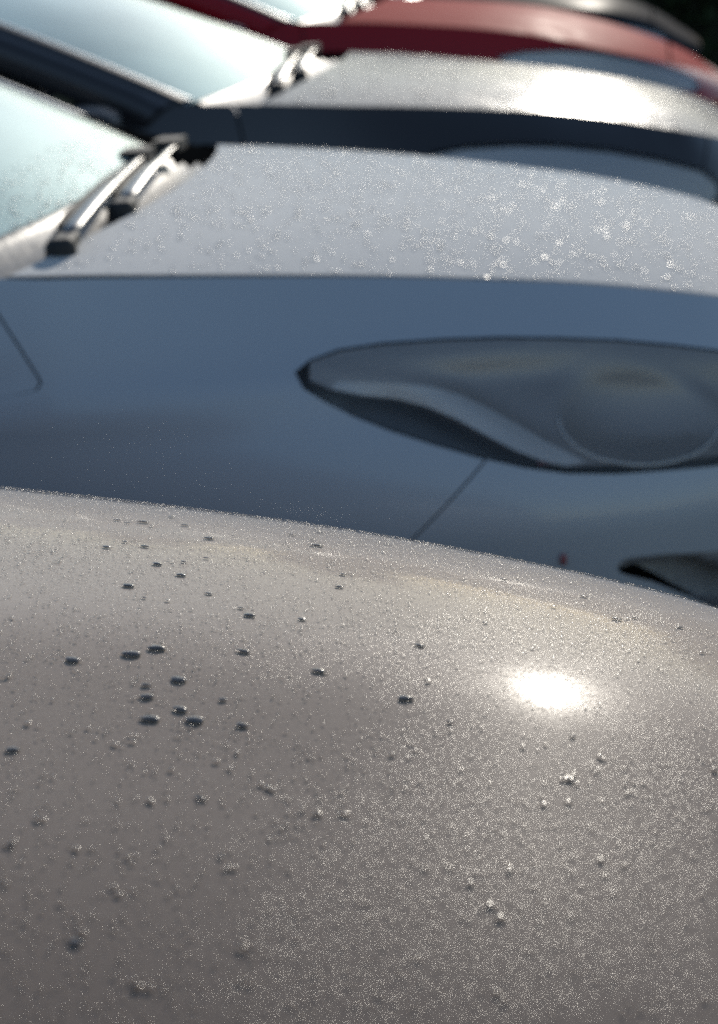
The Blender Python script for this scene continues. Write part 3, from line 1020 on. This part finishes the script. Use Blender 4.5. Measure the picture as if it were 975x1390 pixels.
for (az, d, h, rad, lb) in ((-13, 46, 5.6, 2.4, 'broad tree far beyond the hedge, farthest left of the row'),
                            (-4, 52, 4.6, 1.9, 'small round tree beyond the hedge, second from the left'),
                            (3, 50, 5.2, 2.0, 'tree beyond the hedge straight behind the row of cars'),
                            (17, 48, 5.8, 2.5, 'broad tree beyond the hedge, farthest right of the row')):
    tree(d * math.sin(math.radians(az)), d * math.cos(math.radians(az)), h, rad, int(az) + 50, lb)

# ------------------------------------------------------------------ the five cars
def slate_depth(L, z):
    Q = np.stack([L, z], 1)
    S = np.array(SLATE_S) + np.array([.006, .017])
    ds = dist_poly(np.vstack([S, S[::-1]]), Q)                  # rolled silver band above the dark wedge
    r_ = np.sqrt(((L - .835) / .120) ** 2 + ((z - .728 + .1 * (L - .835)) / .060) ** 2)
    d = .019 + .018 * np.clip(1 - r_ ** 2, 0, 1) ** 1.2 - .002 * gauss(r_, 1.06, .16)
    d = d - .010 * np.exp(-(ds / .024) ** 2)
    e = dist_poly(np.array(SLATE_TOP + SLATE_END + SLATE_BOT[::-1]), Q)
    t = np.clip(e / .05, 0, 1)
    return np.maximum(.0015 + (d - .0015) * t * t * (3 - 2 * t), .0015)


SLATE_S = [(.372, .812), (.40, .798), (.441, .787), (.492, .779), (.532, .767), (.569, .749), (.605, .725), (.64, .702), (.677, .684), (.705, .676)]
SLATE_TOP = [(.353, .822), (.377, .835), (.422, .845), (.488, .848), (.576, .846), (.664, .841), (.753, .832), (.843, .82), (.923, .805), (.999, .788), (1.07, .768)]
SLATE_END = [(1.11, .745), (1.13, .715), (1.11, .68)]
SLATE_BOT = [(.361, .801), (.388, .782), (.426, .76), (.474, .738), (.531, .716), (.597, .693), (.645, .679), (.704, .666), (.775, .658), (.849, .654), (.923, .649), (1.0, .648), (1.06, .655)]
SLATE_FOG = [(.76, .531), (.765, .539), (.776, .542), (.826, .541), (.91, .531), (1.0, .515), (1.07, .49), (1.08, .45), (1.07, .41), (1.0, .41), (.95, .425), (.90, .45), (.86, .475), (.81, .503), (.775, .517), (.763, .523)]


def fog_depth(L, z):
    zt = np.interp(L, [.76, .826, .91, 1.0, 1.08], [.541, .541, .531, .515, .48])
    t = np.clip((zt - z - .018 - .35 * np.clip(L - .9, 0, 1)) / .014, 0, 1)
    e = dist_poly(np.array(SLATE_FOG), np.stack([L, z], 1))
    return .004 + .012 * np.clip(e / .01, 0, 1) + .09 * t * t * (3 - 2 * t)


lamp_slate = dict(top=SLATE_TOP, end=SLATE_END, bot=SLATE_BOT, split=5, fog=SLATE_FOG, fog_depth=fog_depth, bulb=(.92, .70),
                  bezel=lambda o: [(L, z - .0022) for L, z in SLATE_TOP[1:]] + [(1.095, .742), (1.115, .715), (1.095, .69)] +
                  [(L, z + .013) for L, z in SLATE_BOT[8:][::-1]] + SLATE_S[::-1], depth=slate_depth,
                  band=SLATE_S[1:] + [(.735, .678), (.715, .690), (.690, .708), (.655, .735), (.620, .758), (.585, .777), (.545, .790), (.50, .797), (.45, .803), (.41, .808)])


def generic_lamp(top, end, bot, split, bulb):
    return dict(top=top, end=end, bot=bot, split=split, bulb=bulb, bezel=lambda o: [tuple(p) for p in o], depth=flat_depth(), silver='silver_bright')


lamp_black = generic_lamp([(.366, .812), (.467, .822), (.608, .819), (.728, .808), (.866, .785), (1.005, .75), (1.12, .712)], [(1.17, .672), (1.155, .635)],
                          [(.375, .795), (.45, .75), (.55, .70), (.65, .665), (.75, .645), (.85, .632), (.95, .623), (1.08, .615)], 3, (.9, .70))
lamp_red = generic_lamp([(.551, .835), (.658, .848), (.814, .845), (.975, .828), (1.146, .79), (1.292, .748), (1.39, .712)], [(1.425, .69), (1.40, .655)],
                        [(.56, .815), (.65, .77), (.8, .735), (.95, .705), (1.1, .68), (1.25, .655), (1.34, .64)], 2, (1.1, .73))
lamp_any = generic_lamp([(.50, .79), (.62, .80), (.78, .79), (.95, .765), (1.1, .73), (1.22, .69)], [(1.26, .66), (1.24, .63)],
                        [(.51, .775), (.62, .72), (.78, .68), (.95, .655), (1.1, .64), (1.19, .625)], 1, (.95, .71))

W1 = lambda dz=0, ds=0: [((-.018 + ds, -.56, .968 + dz), (-.095 + ds, .32, .995 + dz), (-.12 + ds, .52, .985 + dz)),
                         ((-.004 + ds, -.27, .975 + dz), (-.070 + ds, .46, .992 + dz), (-.115 + ds, .60, .975 + dz))]
build_car('near', 'parked_car', 'beige grey car in front, its bonnet covered in dew and water drops', M['near_paint'], M['near_paint'], lamp_any, dict(wipers=W1(.03)))
slate_root, slate_body = build_car('slate', 'parked_car', 'slate grey car with large almond headlight, second from the camera', M['slate_paint'], M['slate_top'], lamp_slate, dict(wipers=W1(), pillar='black_plastic', bonnet_start=.028, shade_wedge=True))
build_car('black', 'parked_car', 'blue black car with sun blazing on its bonnet, between slate and red cars', M['black_paint'], M['black_top'], lamp_black,
          dict(wipers=W1(-.01, -.05), screen_base=-.14, cut=.085, gap=.003, screen_top=-1.35,
               door_line=[(-.15, .96), (-.137, .945), (-.128, .91), (-.118, .874), (-.11, .80), (-.10, .6), (-.10, .45), (-.12, .30), (-.13, .19)]))
build_car('red', 'parked_car', 'dark red car, fourth from the camera, next to the charcoal one', M['red_paint'], M['red_top'], lamp_red,
          dict(wipers=W1(.03, -.05), screen_base=-.14, gap=.003, screen_top=-1.35, roof=1.5, bonnet_end=1.16,
               door_line=[(-.24, 1.01), (-.221, .98), (-.215, .94), (-.213, .89), (-.20, .80), (-.19, .6), (-.19, .45), (-.2, .30), (-.21, .19)]))
build_car('far', 'parked_car', 'charcoal car at the far end of the row, beyond the red one', M['far_paint'], M['far_paint'], lamp_any, dict(wipers=W1(-.02), bonnet_end=1.08))

# small red reflector in the slate car's bumper; bead painting its lamp's red reflection
for (L, z, a, b_, d, nm, par) in ((.685, .552, .005, .009, -.003, 'side_reflector', slate_root), (.684, .684, .016, .004, .012, 'red_reflection', slate_root)):
    p = slate_body.side(L, z); n = slate_body.side_n(L, z); n = n * np.sign(n[1])
    tx = slate_body.side(L + .01, z) - p; tx /= np.linalg.norm(tx)
    tz = np.cross(n, tx)
    vv_, ff = [], []
    rings = [(1.0, 0), (.8, .0025), (.45, .004), (.02, .0045)]
    for rr_, h in rings:
        for k in range(14):
            t = k * 2 * math.pi / 14
            q = p + tx * a * rr_ * math.cos(t) + tz * b_ * rr_ * math.sin(t) + n * (h - d)
            vv_.append((q[0], -q[1], q[2]))
    for i in range(3):
        for k in range(14):
            ff.append((i * 14 + k, i * 14 + (k + 1) % 14, (i + 1) * 14 + (k + 1) % 14, (i + 1) * 14 + k))
    mk(nm, vv_, ff, M['red_reflector'], par)

# ------------------------------------------------------------------ dew
def dome(nseg, prof):
    v, f_ = [], []
    for rad, h in prof:
        for k in range(nseg):
            a = 2 * math.pi * k / nseg
            v.append((rad * math.cos(a), rad * math.sin(a), h))
    v.append((0, 0, prof[-1][1] + .04))
    m = len(prof)
    for i in range(m - 1):
        for k in range(nseg):
            f_.append((i * nseg + k, i * nseg + (k + 1) % nseg, (i + 1) * nseg + (k + 1) % nseg))
            f_.append((i * nseg + k, (i + 1) * nseg + (k + 1) % nseg, (i + 1) * nseg + k))
    for k in range(nseg):
        f_.append(((m - 1) * nseg + k, (m - 1) * nseg + (k + 1) % nseg, m * nseg))
    return np.array(v), np.array(f_)


def frame(n):
    t = np.cross(n, np.array([0, 1.0, 0])); t /= np.linalg.norm(t, axis=-1, keepdims=True)
    return t, np.cross(n, t)


def dew_mesh(name, car, P_, N_, rad, flat, label, seed, seg=6, mat=None):
    g = np.random.default_rng(seed)
    v, f_ = dome(seg, [(1.0, 0), (.86, .52), (.45, .88)])
    n = len(P_)
    t, b = frame(N_)
    an = g.uniform(0, 6.28, n)
    ca, sa = np.cos(an)[:, None], np.sin(an)[:, None]
    t2, b2 = t * ca + b * sa, -t * sa + b * ca
    st = g.uniform(.8, 1.25, (n, 1, 1))
    A = P_[:, None] + rad[:, None, None] * (v[None, :, 0:1] * t2[:, None] * st + v[None, :, 1:2] * b2[:, None] / st + v[None, :, 2:3] * N_[:, None] * flat[:, None, None])
    F_ = (np.arange(n)[:, None, None] * len(v) + f_[None]).reshape(-1, 3)
    A = A.reshape(-1, 3)
    me = bpy.data.meshes.new(name)
    me.vertices.add(len(A)); me.vertices.foreach_set('co', A.astype(np.float32).ravel())
    me.loops.add(F_.size); me.loops.foreach_set('vertex_index', F_.astype(np.int32).ravel())
    me.polygons.add(len(F_)); me.polygons.foreach_set('loop_start', np.arange(0, F_.size, 3, dtype=np.int32))
    me.polygons.foreach_set('use_smooth', np.ones(len(F_), bool))
    me.update(calc_edges=True)
    me.materials.append(M[mat or car + '_dew'])
    o = bpy.data.objects.new(name, me)
    COL.objects.link(o)
    u0, v0 = CAR_AT[car]
    c = FV * u0 + RV * v0
    o.location, o.rotation_euler = (c[0], c[1], 0), (0, 0, -THETA)
    return tag(o, label, None, None, 'stuff')


def clump(g, s, v, n=60, w=.05, lo=.3):
    c = np.stack([g.uniform(s.min(), s.max(), n), g.uniform(v.min(), v.max(), n)], 1)
    a = g.uniform(.3, 1, n)
    d = np.zeros(len(s))
    for i in range(n):
        d += a[i] * np.exp(-(((s - c[i, 0]) / (w * 1.8)) ** 2 + ((v - c[i, 1]) / w) ** 2))
    d /= np.percentile(d, 92)
    return g.random(len(s)) < np.clip(lo + (1 - lo) * d, 0, 1)


def bonnet_dew(car, n, smin, smax, vmin, vmax, rmean, rsig, rmax, label, seed, lo=.3, w=.05, flat=(.45, .7)):
    g = np.random.default_rng(seed)
    b = BODIES[car]
    s, v = g.uniform(smin, smax, n), g.uniform(vmin, vmax, n)
    ok = (abs(v) < b.c(s) - .006) & clump(g, s, v, lo=lo, w=w)
    s, v = s[ok], v[ok]
    P_ = np.stack([s, v, b.top(s, v) + .0014], 1)
    rad = np.minimum(rmean * np.exp(g.normal(0, rsig, len(s))), rmax)
    dew_mesh('dew', car, P_, b.top_n(s, v), rad, g.uniform(flat[0], flat[1], len(s)), label, seed)


bonnet_dew('near', 95000, .15, .98, -.34, .68, .00045, .35, .0011, 'fine dew beading the nearest beige grey bonnet', 11, lo=.2, flat=(.18, .3))
bonnet_dew('near', 900, .15, .98, -.34, .68, .0010, .3, .0018, 'coarser dew beads strewn over the nearest bonnet', 12, lo=.1, w=.03, flat=(.18, .26))
bonnet_dew('slate', 4500, .0, 1.05, -.66, .68, .0018, .35, .0036, 'dew beads glinting on the slate grey bonnet', 13, lo=.3, w=.12)
bonnet_dew('slate', 420, .0, 1.05, -.66, .68, .0028, .25, .0044, 'larger dew beads glinting on the slate grey bonnet', 15, lo=.4, w=.12, flat=(.18, .28))
bonnet_dew('black', 3500, .0, 1.1, -.75, .75, .0026, .35, .006, 'dew beads on the sunlit blue black bonnet', 14, lo=.2, w=.12)

# clumps of fuller beads in the foreground of the nearest bonnet
g_ = np.random.default_rng(31)
cs = np.stack([g_.uniform(.36, .90, 110), g_.uniform(-.32, .10, 110)], 1)
q_ = np.repeat(cs, 5, 0)[g_.random(550) < .6]
q_ = q_ + g_.normal(0, .0035, q_.shape)
nb_ = BODIES['near']
dew_mesh('dew', 'near', np.stack([q_[:, 0], q_[:, 1], nb_.top(q_[:, 0], q_[:, 1]) + .0014], 1), nb_.top_n(q_[:, 0], q_[:, 1]), np.minimum(.0013 * np.exp(g_.normal(0, .35, len(q_))), .0024),
         g_.uniform(.18, .28, len(q_)), 'clumps of full dew beads in the foreground of the nearest bonnet', 32)
# beads along the lower windscreen of the slate car
a_, b_ = g_.uniform(-.97, .97, 1500), .10 * g_.random(1500) ** 1.6 + .004
e_ = .01


def slate_screen(a, b):
    wb_ = BODIES['slate'].K[np.argmin(abs(BODIES['slate'].Lp))][1] - .035
    zc_ = float(BODIES['slate'].zc(-.1)) + .008
    return np.stack([(-.085 - .11 * abs(a) ** 2.4) * (1 - b) + (-1.12 - .06 * a ** 2) * b, a * (wb_ * (1 - b) + .56 * b),
                     (zc_ + .022 * (1 - a * a)) * (1 - b) + (1.43 - .03 * a * a) * b + .035 * np.sin(np.pi * b) * (1 - .3 * a * a)], -1)


n_ = np.cross(slate_screen(a_ + e_, b_) - slate_screen(a_ - e_, b_), slate_screen(a_, b_ + e_) - slate_screen(a_, b_ - e_))
n_ /= np.linalg.norm(n_, axis=1, keepdims=True)
n_ *= np.sign(n_[:, 2:3])
dew_mesh('dew', 'slate', slate_screen(a_, b_) + n_ * .0003, n_, np.minimum(.0014 * np.exp(g_.normal(0, .4, len(a_))), .003), np.full(len(a_), .5), 'dew beads along the lower windscreen of the slate grey car', 33, mat='glass_dew')

# ------------------------------------------------------------------ the single water drops on the nearest bonnet
# (s, v) on the nearest bonnet in metres, radius in millimetres, label
DROPS = [
    (0.3866, 0.5545, 1.86, 'fourth from left of the six drops closest to the far left rim'),
    (0.392, 0.4399, 2.91, 'leftmost of the six drops closest to the far left rim'),
    (0.4009, 0.4309, 2.17, 'second from left of the six drops closest to the far left rim'),
    (0.409, 0.4408, 3.88, 'third from left of the six drops closest to the far left rim'),
    (0.4173, 0.4824, 2.76, 'fifth from left of the six drops closest to the far left rim'),
    (0.4354, 0.4458, 2.92, 'rightmost of the six drops closest to the far left rim'),
    (0.4619, 0.4008, 3.74, 'rightmost of the eight drops scattered below the far left rim'),
    (0.4121, 0.342, 2.91, 'leftmost of the eight drops scattered below the far left rim'),
    (0.4181, 0.362, 2.05, 'second from left of the eight drops scattered below the far left rim'),
    (0.4327, 0.354, 2.93, 'third from left of the eight drops scattered below the far left rim'),
    (0.5155, 0.497, 3.0, 'second from left of the four drops by the far rim at mid bonnet'),
    (0.5043, 0.459, 2.44, 'leftmost of the four drops by the far rim at mid bonnet'),
    (0.52, 0.4453, 1.93, 'third from left of the four drops by the far rim at mid bonnet'),
    (0.527, 0.4212, 4.49, 'rightmost of the four drops by the far rim at mid bonnet'),
    (0.4516, 0.3095, 3.47, 'fourth from left of the eight drops scattered below the far left rim'),
    (0.4646, 0.3217, 1.97, 'sixth from left of the eight drops scattered below the far left rim'),
    (0.4744, 0.3375, 1.77, 'seventh from left of the eight drops scattered below the far left rim'),
    (0.4707, 0.2887, 3.4, 'fifth from left of the eight drops scattered below the far left rim'),
    (0.5573, 0.3364, 2.42, 'rightmost of the two drops one below the other at mid bonnet'),
    (0.5602, 0.3031, 2.78, 'leftmost of the two drops one below the other at mid bonnet'),
    (0.4493, 0.2529, 3.92, 'leftmost of the six drops in the loose band across mid left'),
    (0.4637, 0.2311, 1.62, 'second from left of the six drops in the loose band across mid left'),
    (0.4947, 0.2541, 2.47, 'third from left of the six drops in the loose band across mid left'),
    (0.5173, 0.231, 2.01, 'fourth from left of the six drops in the loose band across mid left'),
    (0.5246, 0.2185, 3.57, 'fifth from left of the six drops in the loose band across mid left'),
    (0.5523, 0.2226, 2.58, 'rightmost of the six drops in the loose band across mid left'),
    (0.4909, 0.1487, 4.66, 'third from left of the five drops in the row above the big cluster'),
    (0.4808, 0.1375, 4.8, 'second from left of the five drops in the row above the big cluster'),
    (0.4547, 0.1231, 4.02, 'leftmost of the five drops in the row above the big cluster'),
    (0.5335, 0.1578, 3.37, 'fourth from left of the five drops in the row above the big cluster'),
    (0.5742, 0.143, 3.49, 'rightmost of the five drops in the row above the big cluster'),
    (0.5103, 0.1128, 4.31, 'fourth from left of the eight drops in the big cluster at left'),
    (0.4967, 0.1027, 2.49, 'leftmost of the eight drops in the big cluster at left'),
    (0.5002, 0.0898, 3.52, 'second from left of the eight drops in the big cluster at left'),
    (0.5355, 0.096, 2.29, 'seventh from left of the eight drops in the big cluster at left'),
    (0.5184, 0.0802, 3.82, 'fifth from left of the eight drops in the big cluster at left'),
    (0.5072, 0.0666, 4.46, 'third from left of the eight drops in the big cluster at left'),
    (0.5275, 0.0705, 4.64, 'sixth from left of the eight drops in the big cluster at left'),
    (0.5496, 0.071, 3.08, 'rightmost of the eight drops in the big cluster at left'),
    (0.5642, 0.4777, 1.97, 'lone tiny drop near the far rim, above the sun glare'),
    (0.6487, 0.3884, 2.28, 'second from left of the six drops near the far rim at right'),
    (0.6984, 0.3721, 2.46, 'third from left of the six drops near the far rim at right'),
    (0.719, 0.3177, 2.99, 'fourth from left of the six drops near the far rim at right'),
    (0.7291, 0.3302, 1.72, 'fifth from left of the six drops near the far rim at right'),
    (0.7549, 0.3264, 2.57, 'rightmost of the six drops near the far rim at right'),
    (0.6184, 0.1995, 2.9, 'second from left of the four drops around the white sun glare'),
    (0.6477, 0.261, 1.84, 'leftmost of the six drops near the far rim at right'),
    (0.62, 0.1218, 3.94, 'leftmost of the four drops around the white sun glare'),
    (0.6433, 0.1011, 1.75, 'third from left of the four drops around the white sun glare'),
    (0.701, 0.1031, 1.57, 'rightmost of the four drops around the white sun glare'),
    (0.4559, 0.021, 3.29, 'second from left of the five drops in the blurred near part of bonnet'),
    (0.546, -0.0045, 2.21, 'fourth from left of the five drops in the blurred near part of bonnet'),
    (0.4813, -0.0637, 1.49, 'leftmost of the five drops in the blurred near part of bonnet'),
    (0.5647, -0.0523, 1.49, 'rightmost of the five drops in the blurred near part of bonnet'),
    (0.5254, -0.1268, 2.73, 'third from left of the five drops in the blurred near part of bonnet'),
]
nb = BODIES['near']
cu = FV * CAR_AT['near'][0] + RV * CAR_AT['near'][1]
for k, (s, v, rmm, lb) in enumerate(DROPS):
    g = np.random.default_rng(100 + k)
    V_, F_ = dome(18, [(1.0, 0), (1.01, .12), (.97, .32), (.86, .55), (.66, .77), (.40, .92), (.16, .99)])
    an = np.arctan2(V_[:, 1], V_[:, 0])
    wob = 1 + .10 * np.sin(2 * an + g.uniform(0, 6)) + .06 * np.sin(3 * an + g.uniform(0, 6)) + .03 * np.sin(5 * an + g.uniform(0, 6))
    V_[:, 0] *= wob; V_[:, 1] *= wob
    rad = rmm * .001
    n = nb.top_n(np.array(s), np.array(v))
    t, b = frame(n)
    pts = rad * (V_[:, 0:1] * t + V_[:, 1:2] * b * .74 + V_[:, 2:3] * n * g.uniform(.22, .29))
    o = mk('water_drop', pts, F_, M['water'])
    w = cu + FV * s + RV * v
    o.location = (w[0], w[1], float(nb.top(np.array(s), np.array(v))) + .0012)
    o.rotation_euler = (0, 0, -THETA)
    tag(o, lb, 'water drop', 'single water drops on the nearest bonnet')
